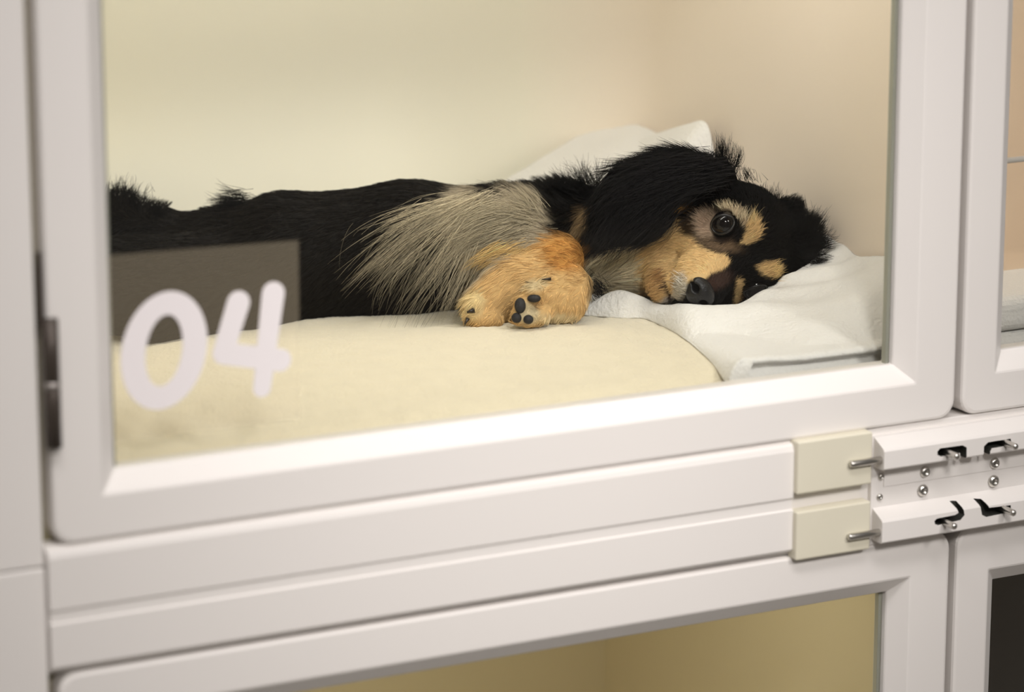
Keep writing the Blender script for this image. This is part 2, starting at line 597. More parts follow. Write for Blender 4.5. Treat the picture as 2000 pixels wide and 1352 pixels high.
def to_px(P):
    return 1000 + P[..., 0] / -P[..., 2] * FPX, 676 - P[..., 1] / -P[..., 2] * FPX


WUP = np.array([RT[2], UP[2], -FWD[2]])      # world up in dog coordinates


class Field:
    def __init__(s, lo, hi, h):
        s.lo, s.h = np.array(lo), h
        s.n = np.ceil((np.array(hi) - s.lo) / h).astype(int) + 1
        s.g = np.full(s.n, 0.05, np.float32)

    def region(s, c, r):
        a = np.clip(np.floor((c - r - s.lo) / s.h).astype(int), 0, s.n)
        b = np.clip(np.ceil((c + r - s.lo) / s.h).astype(int) + 1, 0, s.n)
        sl = tuple(slice(a[i], b[i]) for i in range(3))
        ax = [s.lo[i] + s.h * np.arange(a[i], b[i]) for i in range(3)]
        return sl, np.stack(np.meshgrid(*ax, indexing='ij'), -1).astype(np.float32)

    def put(s, sl, d, k, op='add'):
        g = s.g[sl]
        if op == 'add':
            hh = np.clip(0.5 + 0.5 * (g - d) / k, 0, 1)
            s.g[sl] = g * (1 - hh) + d * hh - k * hh * (1 - hh)
        else:
            hh = np.clip(0.5 - 0.5 * (g + d) / k, 0, 1)
            s.g[sl] = g * (1 - hh) - d * hh + k * hh * (1 - hh)

    def ell(s, c, rad, axes=None, k=0.008, op='add'):
        c = np.array(c)
        rad = np.array(rad, float)
        sl, P = s.region(c, rad.max() + 0.03)
        q = P - c
        if axes is not None:
            q = q @ np.array(axes).T.astype(np.float32)
        k0 = np.linalg.norm(q / rad, axis=-1)
        k1 = np.linalg.norm(q / rad ** 2, axis=-1) + 1e-9
        s.put(sl, k0 * (k0 - 1) / k1, k, op)

    def cone(s, a, b, ra, rb, k=0.008, op='add'):
        a, b = np.array(a), np.array(b)
        sl, P = s.region((a + b) / 2, np.abs(b - a) / 2 + max(ra, rb) + 0.03)
        ab = b - a
        t = np.clip(((P - a) @ ab) / (ab @ ab), 0, 1)
        d = np.linalg.norm(P - a - t[..., None] * ab, axis=-1) - (ra + (rb - ra) * t)
        s.put(sl, d, k, op)

    def mesh(s, smooth=2):
        g = s.g
        nx_, ny_, nz_ = g.shape
        ins = g < 0
        c = ins[:-1, :-1, :-1].astype(np.int8)
        for dx in (0, 1):
            for dy in (0, 1):
                for dz in (0, 1):
                    if dx + dy + dz:
                        c = c + ins[dx:nx_ - 1 + dx, dy:ny_ - 1 + dy, dz:nz_ - 1 + dz]
        act = (c > 0) & (c < 8)
        ids = -np.ones(act.shape, int)
        cells = np.argwhere(act)
        ids[act] = np.arange(len(cells))
        acc = np.zeros((len(cells), 3))
        cnt = np.zeros(len(cells))
        corners = [(x, y, z) for x in (0, 1) for y in (0, 1) for z in (0, 1)]
        for a in corners:
            for ax in range(3):
                if a[ax] == 0:
                    b = list(a)
                    b[ax] = 1
                    ga = g[cells[:, 0] + a[0], cells[:, 1] + a[1], cells[:, 2] + a[2]]
                    gb = g[cells[:, 0] + b[0], cells[:, 1] + b[1], cells[:, 2] + b[2]]
                    cr = (ga < 0) != (gb < 0)
                    t = np.where(cr, ga / np.where(cr, ga - gb, 1), 0)
                    p = np.tile(np.array(a, float), (len(cells), 1))
                    p[:, ax] += t
                    acc[cr] += p[cr]
                    cnt[cr] += 1
        Vv = s.lo + s.h * (cells + acc / cnt[:, None])
        F_ = []
        for ax in range(3):
            o1, o2 = [(1, 2), (2, 0), (0, 1)][ax]
            sh = [slice(None)] * 3
            n_ = [nx_, ny_, nz_]
            n_[ax] -= 1
            lo_ = [slice(0, n_[i]) for i in range(3)]
            hi_ = [slice(0, n_[i]) for i in range(3)]
            hi_[ax] = slice(1, n_[ax] + 1)
            ch = ins[tuple(lo_)] != ins[tuple(hi_)]
            E_ = np.argwhere(ch)
            m_ = (E_[:, o1] > 0) & (E_[:, o2] > 0) & (E_[:, o1] < [nx_, ny_, nz_][o1] - 1) & (E_[:, o2] < [nx_, ny_, nz_][o2] - 1)
            E_ = E_[m_]
            q = []
            for d1, d2 in ((0, 0), (1, 0), (1, 1), (0, 1)):
                e = E_.copy()
                e[:, o1] -= d1
                e[:, o2] -= d2
                q.append(ids[e[:, 0], e[:, 1], e[:, 2]])
            q = np.stack(q, 1)
            inside = ins[E_[:, 0], E_[:, 1], E_[:, 2]]
            q[~inside] = q[~inside][:, ::-1]
            F_.append(q)
        F_ = np.vstack(F_)
        for _ in range(smooth):
            a2 = np.zeros_like(Vv)
            c2 = np.zeros(len(Vv))
            for i in range(4):
                np.add.at(a2, F_[:, i], Vv[F_[:, (i + 1) % 4]] + Vv[F_[:, i - 1]])
                np.add.at(c2, F_[:, i], 2)
            Vv = Vv * 0.4 + 0.6 * a2 / c2[:, None]
        nrm = np.zeros_like(Vv)
        fn = np.cross(Vv[F_[:, 2]] - Vv[F_[:, 0]], Vv[F_[:, 3]] - Vv[F_[:, 1]])
        for i in range(4):
            np.add.at(nrm, F_[:, i], fn)
        nrm /= np.linalg.norm(nrm, axis=1)[:, None] + 1e-12
        return Vv, F_, nrm, fn


# head frame: left-eye side, crown, muzzle directions
aL = np.array([-0.45, 0.82, 0.35]); aL /= np.linalg.norm(aL)
aF = np.array([-0.20, -0.55, 0.81]); aF -= aL * (aF @ aL); aF /= np.linalg.norm(aF)
aU = np.cross(aL, aF)
if aU[0] < 0:
    aU = -aU
HA = np.array([aL, aU, aF])
HC = V(1435, 474, 2.125)


def hp(l, u, f_):
    return HC + 0.01 * (l * aL + u * aU + f_ * aF)


def pr(px, d=2.13):
    return px * d / FPX


EYE_L, EYE_R = (2.42, 0.88, 2.30), (-2.42, 0.80, 2.30)
lo = V(205, 700, 2.27); lo[0] = -0.285; lo[1] = -0.022
fld = Field([-0.285, -0.022, -2.275], [0.222, 0.142, -2.035], 0.00155)
# trunk
fld.cone(V(1070, 478, 2.195), V(800, 496, 2.19), pr(112), pr(140), 0.012)
fld.cone(V(800, 496, 2.19), V(560, 508, 2.19), pr(140), pr(128), 0.012)
fld.cone(V(560, 508, 2.19), V(455, 520, 2.195), pr(128), pr(100), 0.012)
fld.cone(V(450, 470, 2.20), V(310, 462, 2.205), pr(62), pr(46), 0.015)
fld.cone(V(310, 462, 2.205), V(222, 438, 2.20), pr(46), pr(58), 0.012)
fld.cone(V(480, 575, 2.165), V(300, 610, 2.15), pr(75), pr(52), 0.012)
fld.cone(V(520, 545, 2.18), V(225, 545, 2.165), pr(95), pr(82), 0.012)
fld.cone(V(300, 610, 2.15), V(225, 605, 2.14), pr(50), pr(46), 0.012)
# shoulder and neck
fld.ell(V(985, 462, 2.165), (pr(92), pr(88), pr(85)), None, 0.02)
fld.cone(V(1080, 462, 2.195), V(1340, 445, 2.165), pr(92), pr(92), 0.015)
fld.cone(V(1120, 500, 2.175), V(1330, 515, 2.130), pr(72), pr(66), 0.015)
# upper foreleg folded at the wrist, ending in the first paw
fld.cone(V(975, 480, 2.135), V(1092, 503, 2.110), pr(66), pr(42), 0.012)
fld.cone(V(1092, 503, 2.110), V(960, 588, 2.100), pr(40), pr(40), 0.008)
fld.cone(V(1000, 545, 2.105), V(955, 600, 2.100), pr(50), pr(42), 0.01)
for px, py, r_ in ((925, 596, 21), (922, 615, 19), (940, 624, 18), (965, 626, 18)):
    fld.ell(V(px, py, 2.085), (pr(r_), pr(r_), pr(r_)), None, 0.003)
# second foreleg, its paw turned so the pads show
fld.cone(V(1118, 556, 2.090), V(1070, 590, 2.078), pr(36), pr(38), 0.008)
fld.ell(V(1105, 590, 2.080), (pr(42), pr(40), pr(40)), None, 0.008)
fld.ell(V(1095, 560, 2.085), (pr(48), pr(28), pr(36)), None, 0.006)
for px, py, r_ in ((1043, 572, 20), (1022, 594, 19), (1014, 619, 17), (1036, 622, 18), (1058, 616, 18)):
    fld.ell(V(px, py, 2.066), (pr(r_), pr(r_), pr(r_ * 1.3)), None, 0.0025)
# head
fld.ell(hp(0, 0.2, -0.6), (0.0350, 0.0325, 0.0350), HA, 0.010)
for sx in (1, -1):
    fld.ell(hp(1.75 * sx, 1.35, 1.65), (0.013, 0.012, 0.013), HA, 0.010)
    fld.ell(hp(2.0 * sx, -2.0, 0.6), (0.018, 0.021, 0.022), HA, 0.012)
    fld.ell(hp(0.85 * sx, -1.75, 4.5), (0.0095, 0.0095, 0.013), HA, 0.006)
fld.cone(hp(0, -0.9, 1.6), hp(0, -1.45, 5.2), 0.0200, 0.0118, 0.015)
fld.cone(hp(0, -2.9, 0.8), hp(0, -2.75, 4.6), 0.0150, 0.0078, 0.006)
fld.ell(hp(0.8, -4.2, -0.6), (0.025, 0.022, 0.025), HA, 0.014)
fld.ell(V(1297, 548, 2.112), (pr(32), pr(44), pr(34)), None, 0.008)
fld.ell(V(1530, 505, 2.148), (pr(32), pr(30), pr(24)), None, 0.008)
# mouth slit, eye sockets
for sx in (1, -1):
    fld.cone(hp(0.9 * sx, -2.30, 5.0), hp(1.9 * sx, -2.75, 2.6), 0.0010, 0.0010, 0.002, 'cut')
for e in (EYE_L, EYE_R):
    fld.ell(hp(*e), (0.0089, 0.0081, 0.0089), HA, 0.0025, 'cut')
# near ear
ear_ax = np.array([[0.93, 0.34, -0.12], [-0.34, 0.94, 0.05], [0.13, -0.005, 0.99]])
fld.ell(V(1382, 352, 2.115), (pr(54), pr(40), pr(36)), None, 0.010)
fld.ell(V(1318, 348, 2.098), (pr(80), pr(56), pr(24)), None, 0.008)
fld.ell(V(1246, 396, 2.095), (pr(80), pr(84), pr(22)), None, 0.006)
fld.ell(V(1205, 432, 2.100), (pr(58), pr(55), pr(18)), None, 0.006)
# far ear lying on the blanket
fld.ell(V(1535, 440, 2.150), (pr(34), pr(52), pr(25)), None, 0.008)
fld.ell(V(1562, 470, 2.140), (pr(38), pr(48), pr(22)), None, 0.006)
Vb, Fb, Nb, FNb = fld.mesh(2)


# ------------------------------------------------------------------ bedding
def tps(pts):
    P = np.array(pts, float)
    n = len(P)
    d = np.hypot(P[:, None, 0] - P[None, :, 0], P[:, None, 1] - P[None, :, 1])
    K = np.where(d > 0, d * d * np.log(d + 1e-12), 0) + np.eye(n) * 1e-7
    A = np.zeros((n + 3, n + 3))
    A[:n, :n] = K
    A[:n, n:] = np.c_[np.ones(n), P[:, :2]]
    A[n:, :n] = A[:n, n:].T
    s = np.linalg.solve(A, np.r_[P[:, 2], 0, 0, 0])

    def f_(x, y):
        d = np.hypot(x[..., None] - P[:, 0], y[..., None] - P[:, 1])
        return (np.where(d > 0, d * d * np.log(d + 1e-12), 0) @ s[:n]) + s[n] + s[n + 1] * x + s[n + 2] * y
    return f_


def vnoise(x, y, sc, seed=0):
    """smooth value noise in [-1, 1]"""
    r = np.random.default_rng(seed).uniform(-1, 1, (64, 64))
    x, y = x / sc + 100.3, y / sc + 100.7
    xi, yi = np.floor(x).astype(int), np.floor(y).astype(int)
    fx, fy = x - xi, y - yi
    fx, fy = fx * fx * (3 - 2 * fx), fy * fy * (3 - 2 * fy)
    g = lambda a, b: r[a % 64, b % 64]
    return (g(xi, yi) * (1 - fx) + g(xi + 1, yi) * fx) * (1 - fy) + (g(xi, yi + 1) * (1 - fx) + g(xi + 1, yi + 1) * fx) * fy


def slab(name, X, Y, top, bot, mat, parent=None, mask=None):
    """closed sheet between two height grids"""
    ny, nx = X.shape
    V, Fc = [], []
    T = np.c_[X.ravel(), Y.ravel(), top.ravel()]
    B = np.c_[X.ravel(), Y.ravel(), bot.ravel()]
    idx = np.arange(nx * ny).reshape(ny, nx)
    a, b, c, d = idx[:-1, :-1].ravel(), idx[:-1, 1:].ravel(), idx[1:, 1:].ravel(), idx[1:, :-1].ravel()
    Fc = list(zip(a, b, c, d))
    o_ = nx * ny
    Fc += list(zip(d + o_, c + o_, b + o_, a + o_))
    rim = list(idx[0, :]) + list(idx[1:, -1]) + list(idx[-1, :-1][::-1]) + list(idx[1:-1, 0][::-1])
    n = len(rim)
    Fc += [(rim[(k + 1) % n], rim[k], rim[k] + o_, rim[(k + 1) % n] + o_) for k in range(n)]
    me = bpy.data.meshes.new(name)
    me.from_pydata(np.r_[T, B].tolist(), [], [tuple(int(q) for q in f_) for f_ in Fc])
    me.update()
    return link(name, me, mat, parent, True)



# height of the dog's underside, so that the soft bedding gives way under it
UW = to_world(Vb)
UG = 0.003
ux0, uy0 = 0.5, -0.05
um = np.full((240, 200), 9.0)
np.minimum.at(um, (((UW[:, 0] - ux0) / UG).astype(int).clip(0, 239), ((UW[:, 1] - uy0) / UG).astype(int).clip(0, 199)), UW[:, 2])


def under(x, y):
    fx, fy = (x - ux0) / UG - 0.5, (y - uy0) / UG - 0.5
    xi, yi = np.floor(fx).astype(int).clip(0, 238), np.floor(fy).astype(int).clip(0, 198)
    fx, fy = np.clip(fx - xi, 0, 1), np.clip(fy - yi, 0, 1)
    return (um[xi, yi] * (1 - fx) + um[xi + 1, yi] * fx) * (1 - fy) + (um[xi, yi + 1] * (1 - fx) + um[xi + 1, yi + 1] * fx) * fy


HB = 0.716
# beige fleece pad over the kennel floor
nx, ny = 260, 200
gx = np.linspace(0.580, 1.158, nx)
gy = np.linspace(0.030, 0.450, ny)
X, Y = np.meshgrid(gx, gy)
ed = np.minimum.reduce([X - 0.580, 1.158 - X, Y - 0.030, 0.450 - Y])
edge = np.sqrt(np.clip(1 - (1 - np.clip(ed / 0.035, 0, 1)) ** 2, 0, 1))


bedp = [tuple(at(*q)) for q in ((300, 690, 2.11), (420, 668, 2.115), (560, 650, 2.125), (700, 642, 2.125), (850, 638, 2.12), (930, 640, 2.09), (1000, 640, 2.085), (1080, 638, 2.08), (1140, 636, 2.09), (1240, 642, 2.085), (300, 722, 1.99), (500, 706, 2.0), (700, 699, 2.0), (850, 690, 2.0), (1040, 662, 2.05))]
bedp += [(x, y, 0.712) for x in (0.60, 0.75, 0.9, 1.05, 1.15) for y in (0.30, 0.44)] + [(0.60, 0.20, 0.710), (0.62, 0.05, 0.712), (0.75, 0.05, 0.714), (0.9, 0.05, 0.717), (1.03, 0.05, 0.716), (1.15, 0.05, 0.714), (1.14, 0.15, 0.716), ]
bedf = tps(bedp)


def bed_z(x, y):
    return bedf(x, y) + 0.0022 * vnoise(x, y, 0.09, 1) + 0.0008 * vnoise(x, y, 0.03, 2)


Zt = 0.678 + (bed_z(X, Y) - 0.678) * edge + 0.00035 * vnoise(X, Y, 0.006, 3)
Zt = np.maximum(np.minimum(Zt, under(X, Y) - 0.0004), 0.668)
pad = slab('bed_pad', X, Y, Zt, np.full_like(Zt, 0.6652), M_BED)
pad['label'] = 'beige fleece pad covering the kennel floor under the dog'
pad['category'] = 'pet bed'

# white blanket folded under the head: footprint curve + thin-plate height
A_ = on_z(1138, 634, HB)
B_ = on_z(1262, 642, HB)
C_ = on_z(1425, 746, HB)
left_edge = [(A_[0] - 0.03, 0.45), (A_[0] - 0.02, 0.34), (A_[0] - 0.004, A_[1] + 0.05), (A_[0], A_[1] + 0.008), ((A_[0] * .5 + B_[0] * .5), A_[1] * .5 + B_[1] * .5 - 0.004), (B_[0], B_[1]), (B_[0] * .62 + C_[0] * .38 + 0.004, B_[1] * .62 + C_[1] * .38 + 0.004), (B_[0] * .25 + C_[0] * .75 + 0.003, B_[1] * .25 + C_[1] * .75 + 0.002), (C_[0], C_[1] + 0.003), (C_[0] + 0.003, C_[1] - 0.001), (C_[0] + 0.010, C_[1] - 0.004)]
front_y = C_[1] - 0.004


def resample(P, n):
    P = np.array(P)
    # Catmull-Rom
    Q = []
    E = np.vstack([2 * P[0] - P[1], P, 2 * P[-1] - P[-2]])
    for i in range(1, len(E) - 2):
        for t in np.linspace(0, 1, 24, endpoint=False):
            p0, p1, p2, p3 = E[i - 1], E[i], E[i + 1], E[i + 2]
            Q.append(0.5 * ((2 * p1) + (-p0 + p2) * t + (2 * p0 - 5 * p1 + 4 * p2 - p3) * t * t + (-p0 + 3 * p1 - 3 * p2 + p3) * t ** 3))
    Q.append(P[-1])
    Q = np.array(Q)
    s = np.r_[0, np.cumsum(np.linalg.norm(np.diff(Q, axis=0), axis=1))]
    si = np.linspace(0, s[-1], n)
    return np.c_[[np.interp(si, s, Q[:, k]) for k in range(Q.shape[1])]].T


hpts = []
for px, py, d in ((1165, 590, 2.105), (1200, 566, 2.115), (1245, 575, 2.110), (1300, 594, 2.095), (1350, 600, 2.072), (1400, 603, 2.066), (1440, 600, 2.072), (1490, 572, 2.095),
                  (1530, 545, 2.112), (1580, 522, 2.118), (1620, 496, 2.125), (1600, 432, 2.155), (1640, 440, 2.140), (1700, 465, 2.120), (1752, 490, 2.080),
                  (1330, 645, 2.050), (1400, 690, 2.030),
                  (1500, 640, 2.045), (1600, 600, 2.062), (1700, 580, 2.050), (1550, 575, 2.090), (1640, 540, 2.095)):
    hpts.append(tuple(at(px, py, d)))
for px, py, d in ((1160, 598, 2.150), (1200, 578, 2.160), (1250, 588, 2.150), (1300, 602, 2.130), (1350, 610, 2.110), (1400, 612, 2.105), (1440, 608, 2.105), (1490, 584, 2.135), (1530, 556, 2.150)):
    hpts.append(tuple(at(px, py, d)))
for px, py in ((1450, 698), (1550, 692), (1650, 687), (1750, 683)):
    hpts.append(tuple(on_y(px, py, front_y + 0.003)))
hpts += [(1.02, 0.33, 0.745), (1.10, 0.36, 0.775), (1.00, 0.44, 0.735), (0.96, 0.36, 0.724)]
ridge = tps(hpts)
# mesh parameters: rows run along the left edge curve (t), columns across to the side wall (s)
nt, ns = 240, 200
L_ = resample(left_edge, nt)
tt = np.linspace(0, 1, nt)
right = np.c_[np.full(nt, 1.1565), np.interp(tt, [0, 0.45, 1], [0.452, 0.25, front_y])]
ss = np.linspace(0, 1, ns) ** 1.35
BX = L_[:, 0][:, None] * (1 - ss) + right[:, 0][:, None] * ss
BY = L_[:, 1][:, None] * (1 - ss) + right[:, 1][:, None] * ss
# distance from the left edge and from the front edge
dl = ss[None, :] * np.linalg.norm(right - L_, axis=1)[:, None]
df = np.abs(BY - front_y)
full = ridge(BX, BY) + 0.0016 * vnoise(BX, BY, 0.035, 7) + 0.0005 * vnoise(BX, BY, 0.011, 8)
wr = 0.0016 * np.sin((BX * 0.75 + BY * 0.9) * 210 + 3 * vnoise(BX, BY, 0.05, 9)) * np.exp(-((BX - 1.12) ** 2 + (BY - 0.13) ** 2) / 0.0022)
full += wr
full = np.maximum(full, HB + 0.012)
eL = np.sqrt(np.clip(1 - (1 - np.clip(dl / 0.014, 0, 1)) ** 2, 0, 1))
eF = np.sqrt(np.clip(1 - (1 - np.clip(df / 0.006, 0, 1)) ** 2, 0, 1))
lay = 0.0055                                # thickness of the folded layer
foldm = np.clip((BX - (C_[0] + 0.0085)) / 0.006, 0, 1)
foldm = foldm * foldm * (3 - 2 * foldm) * np.clip(1 - (df - 0.005) / 0.007, 0, 1)
lowz = bed_z(BX, BY) + 0.0002
bot_full = lowz * (1 - foldm) + (full - lay) * foldm
mid = np.where(foldm > 0, full - lay / 2, lowz)
midz = lowz * (1 - foldm) + (full - lay / 2) * foldm
top = midz + (full - midz) * np.minimum(eL, eF)
bot = midz + (bot_full - midz) * np.minimum(np.maximum(eL, 0), eF)
top += 0.00018 * vnoise(BX, BY, 0.0035, 11)
capd = np.minimum(top, under(BX, BY) - 0.0003) - top
for _ in range(3):
    capd[1:-1, 1:-1] = (capd[1:-1, 1:-1] * 2 + capd[:-2, 1:-1] + capd[2:, 1:-1] + capd[1:-1, :-2] + capd[1:-1, 2:]) / 6
top = np.maximum(top + capd, lowz + 0.001)
BLK = empty('blanket', (1.10, 0.15, HB), 'white fleece blanket folded under the head of the dog', 'blanket')
adopt(slab('upper_layer', BX, BY, top, np.minimum(bot, top - 0.0002), M_BLANKET), BLK)
# lower fold layer lying on the pad under the overhang
gx2 = np.linspace(C_[0] + 0.0075, 1.1560, 90)
gy2 = np.linspace(front_y + 0.0025, front_y + 0.030, 50)
X2, Y2 = np.meshgrid(gx2, gy2)
e2 = np.minimum(X2 - gx2[0], Y2 - gy2[0])
e2 = np.sqrt(np.clip(1 - (1 - np.clip(e2 / 0.006, 0, 1)) ** 2, 0, 1))
l2 = [on_y(px, py, front_y + 0.006) for px, py in ((1440, 724), (1500, 719), (1560, 711), (1620, 706), (1700, 700), (1760, 695))]
z2 = np.interp(X2, [q[0] for q in l2], [q[2] for q in l2]) + 0.0 * Y2
lo2 = bed_z(X2, Y2) - 0.001
adopt(slab('lower_layer', X2, Y2, lo2 + (z2 - lo2) * e2 + 0.0002, lo2, M_BLANKET), BLK)
# the far end of the blanket pushed up against the back corner
bp = [(0.90, 0.735), (0.96, 0.748), (1.02, 0.760), (1.08, 0.778), (1.12, 0.80)]
ridge_px = [(905, 392), (960, 368), (1060, 335), (1150, 298), (1250, 268), (1340, 240), (1378, 236)]
rp = []
for i, (px, py) in enumerate(ridge_px):
    yy = [0.452, 0.450, 0.444, 0.436, 0.400, 0.345, 0.322][i]
    rp.append(on_y(px, py, yy) if on_y(px, py, yy)[0] < 1.146 else on_x(px, py, 1.146))
rp.append(on_x(1394, 290, 1.146))
rp.append(on_x(1402, 350, 1.146))
R_ = resample(rp, 90)
nb = 26
VX = np.zeros((nb, 90)); VY = VX.copy(); VZ = VX.copy(); VB = VX.copy()
for j in range(nb):
    q = j / (nb - 1)
    lean = np.clip((np.arange(90) - 30) / 40, 0, 1)
    off = 0.075 * (1 - math.cos(q * math.pi / 2))
    VX[j] = R_[:, 0] - off * (0.55 + 0.42 * lean)
    VY[j] = R_[:, 1] - off * (0.83 - 0.60 * lean)
    h = R_[:, 2] - 0.70
    VZ[j] = R_[:, 2] - h * (1 - math.sqrt(max(0, 1 - q * q))) - 0.001
back_fold = slab('back_fold', np.minimum(VX, 1.152), VY, VZ, VZ - 0.006, M_BLANKET)
adopt(back_fold, BLK)

# folded white towel in the neighbouring kennel
bm = bmesh.new()
for k in range(3):
    box_bm(bm, (1.186, 0.035, 0.6755 + k * 0.024), (1.42, 0.11, 0.6985 + k * 0.024), 0.008, 4)
tw = from_bm('towel', bm, M_BLANKET)
tw['label'] = 'folded white towel behind the glass of the right-hand kennel'
tw['category'] = 'towel'



# ---- coat colours: patches laid out over the coat
def sdpoly(x, y, poly):
    P = np.array(poly, float)
    d = np.full(x.shape, 1e9)
    s = np.zeros(x.shape, bool)
    for i in range(len(P)):
        a, b = P[i], P[(i + 1) % len(P)]
        e = b - a
        wx, wy = x - a[0], y - a[1]
        t = np.clip((wx * e[0] + wy * e[1]) / (e @ e), 0, 1)
        d = np.minimum(d, (wx - t * e[0]) ** 2 + (wy - t * e[1]) ** 2)
        c = ((a[1] > y) != (b[1] > y)) & (x < (b[0] - a[0]) * (y - a[1]) / (b[1] - a[1] + 1e-12) + a[0])
        s ^= c
    return np.sqrt(d) * np.where(s, -1, 1)


def sdell(x, y, cx, cy, rx, ry, ang=0):
    a = math.radians(ang)
    u, v = (x - cx) * math.cos(a) + (y - cy) * math.sin(a), -(x - cx) * math.sin(a) + (y - cy) * math.cos(a)
    return (np.sqrt((u / rx) ** 2 + (v / ry) ** 2) - 1) * min(rx, ry)


def lin(r_, g_, b_):
    return np.array([((c / 255) / 12.92 if c / 255 < 0.04045 else ((c / 255 + 0.055) / 1.055) ** 2.4) for c in (r_, g_, b_)])


BLACK = np.array([0.0030, 0.0027, 0.0029])
TAN = lin(224, 190, 136)
PATCH = [   # kind, geometry, colour, softness
    ('p', [(862, 392), (885, 370), (945, 358), (965, 392), (1000, 372), (1052, 378), (1078, 430), (1075, 470), (1010, 500), (955, 560), (928, 600), (914, 560), (908, 500), (880, 455), (850, 425)], lin(168, 156, 134), 12),
    ('p', [(960, 525), (1040, 480), (1075, 462), (1120, 470), (1146, 500), (1150, 530), (1150, 650), (900, 650), (900, 600), (925, 560)], lin(208, 172, 118), 7),
    ('e', (1105, 496, 48, 34, 20), lin(196, 142, 76), 12),
    ('e', (925, 590, 22, 34, 15), lin(214, 190, 140), 8),
    ('e', (1032, 612, 22, 22, 0), lin(200, 184, 150), 7),
    ('e', (1050, 555, 26, 12, -20), lin(210, 190, 150), 6),
    ('e', (1095, 625, 45, 12, 0), lin(220, 200, 160), 8),
    ('p', [(1150, 500), (1200, 484), (1264, 470), (1270, 600), (1145, 600), (1160, 550)], lin(222, 208, 178), 5),
    ('e', (1137, 432, 12, 34, 25), lin(130, 108, 78), 6),
    ('p', [(1279, 468), (1313, 432), (1327, 420), (1336, 444), (1358, 466), (1381, 487), (1415, 497), (1427, 512), (1415, 527), (1387, 538), (1373, 549), (1350, 546), (1335, 560), (1320, 600), (1262, 600), (1256, 533), (1262, 485)], TAN, 3),
    ('e', (1290, 480, 30, 22, -40), lin(214, 180, 128), 8),
    ('e', (1280, 560, 16, 36, 0), lin(212, 174, 122), 8),
    ('e', (1340, 402, 14, 12, 0), lin(190, 140, 60), 4),
    ('e', (1381, 440, 27, 30, -10), lin(172, 150, 128), 9),
    ('e', (1376, 436, 14, 18, -10), lin(190, 164, 142), 8),
    ('e', (1405, 478, 40, 12, 15), lin(112, 92, 72), 7),
    ('e', (1345, 445, 14, 16, 0), lin(60, 44, 26), 6),
    ('p', [(1400, 402), (1420, 400), (1442, 410), (1456, 424), (1460, 440), (1452, 446), (1446, 430), (1432, 416), (1402, 408)], lin(196, 176, 146), 4),
    ('p', [(1456, 437), (1467, 427), (1483, 431), (1488, 450), (1481, 468), (1461, 479), (1444, 477), (1452, 460)], lin(220, 188, 136), 3),
    ('p', [(1475, 520), (1492, 511), (1513, 512), (1524, 527), (1519, 541), (1508, 547), (1486, 537)], lin(216, 184, 132), 3),
    ('p', [(1438, 544), (1451, 545), (1450, 568), (1445, 596), (1431, 600), (1435, 568)], lin(216, 184, 132), 2.5),
    ('e', (1465, 566, 10, 14, 0), lin(88, 66, 40), 4),
    ('e', (1405, 548, 26, 16, -25), lin(62, 46, 40), 8),
    ('e', (1328, 562, 12, 30, 12), lin(200, 192, 178), 5),
    ('e', (1308, 590, 14, 12, 0), lin(186, 176, 166), 5),
    ('p', [(1289, 528), (1293, 527), (1302, 556), (1316, 588), (1311, 591), (1298, 562)], lin(58, 38, 30), 1.5),
    ('e', (1290, 537, 10, 14, 0), lin(170, 130, 84), 5),
    ('e', (1416, 440, 27, 27, 0), BLACK, 3),
    ('e', (1412, 462, 20, 12, 0), lin(40, 30, 24), 4),
    ('e', (1482, 558, 19, 13, 20), BLACK, 3),
]


def coat(P, nrm=None, jitter=0.0):
    x, y = to_px(P)
    if jitter:
        x = x + rng.normal(0, jitter, x.shape)
        y = y + rng.normal(0, jitter, y.shape)
    C = np.tile(BLACK, (len(P), 1))
    wb = np.clip((1170 - x) / 120, 0, 1)[:, None]
    C = C * (1 - wb) + np.array([0.0085, 0.0072, 0.0060]) * wb  # trunk black lifted: pane haze and hair sheen mixed into the coat colour
    near = np.ones(len(P)) if nrm is None else np.clip((nrm[:, 2] + 0.25) / 0.3, 0, 1)
    for kind, g, col, soft in PATCH:
        d = sdpoly(x, y, g) if kind == 'p' else sdell(x, y, *g)
        m_ = np.clip(0.5 - d / (2 * soft), 0, 1)
        m_ = m_ * m_ * (3 - 2 * m_) * near
        # the near ear hangs in front of the neck and cheek and stays black
        C = C * (1 - m_[:, None]) + col * m_[:, None]
    ear = np.minimum(np.minimum(sdell(x, y, 1244, 388, 86, 94), sdell(x, y, 1318, 348, 82, 54)), sdell(x, y, 1205, 432, 58, 55))
    em = np.clip(0.5 - ear / 6, 0, 1) * (P[:, 2] > -2.118)
    C = C * (1 - em[:, None]) + BLACK * em[:, None]
    return C


def write_dog_mesh():
    me = bpy.data.meshes.new('dog')
    W = to_world(Vb)
    me.from_pydata(W.tolist(), [], Fb.tolist())
    me.update()
    ca = me.color_attributes.new('coat', 'FLOAT_COLOR', 'POINT')
    c = coat(Vb, Nb)
    c = c * 0.75
    ca.data.foreach_set('color', np.c_[c, np.ones(len(c))].astype(np.float32).ravel())
    return link('body', me, M_SKIN, None, True)


DOG = empty('dog', tuple(to_world(V(900, 640, 2.19))), 'black and tan long-haired puppy lying on its side on the beige pad', 'dog')
body = adopt(write_dog_mesh(), DOG)


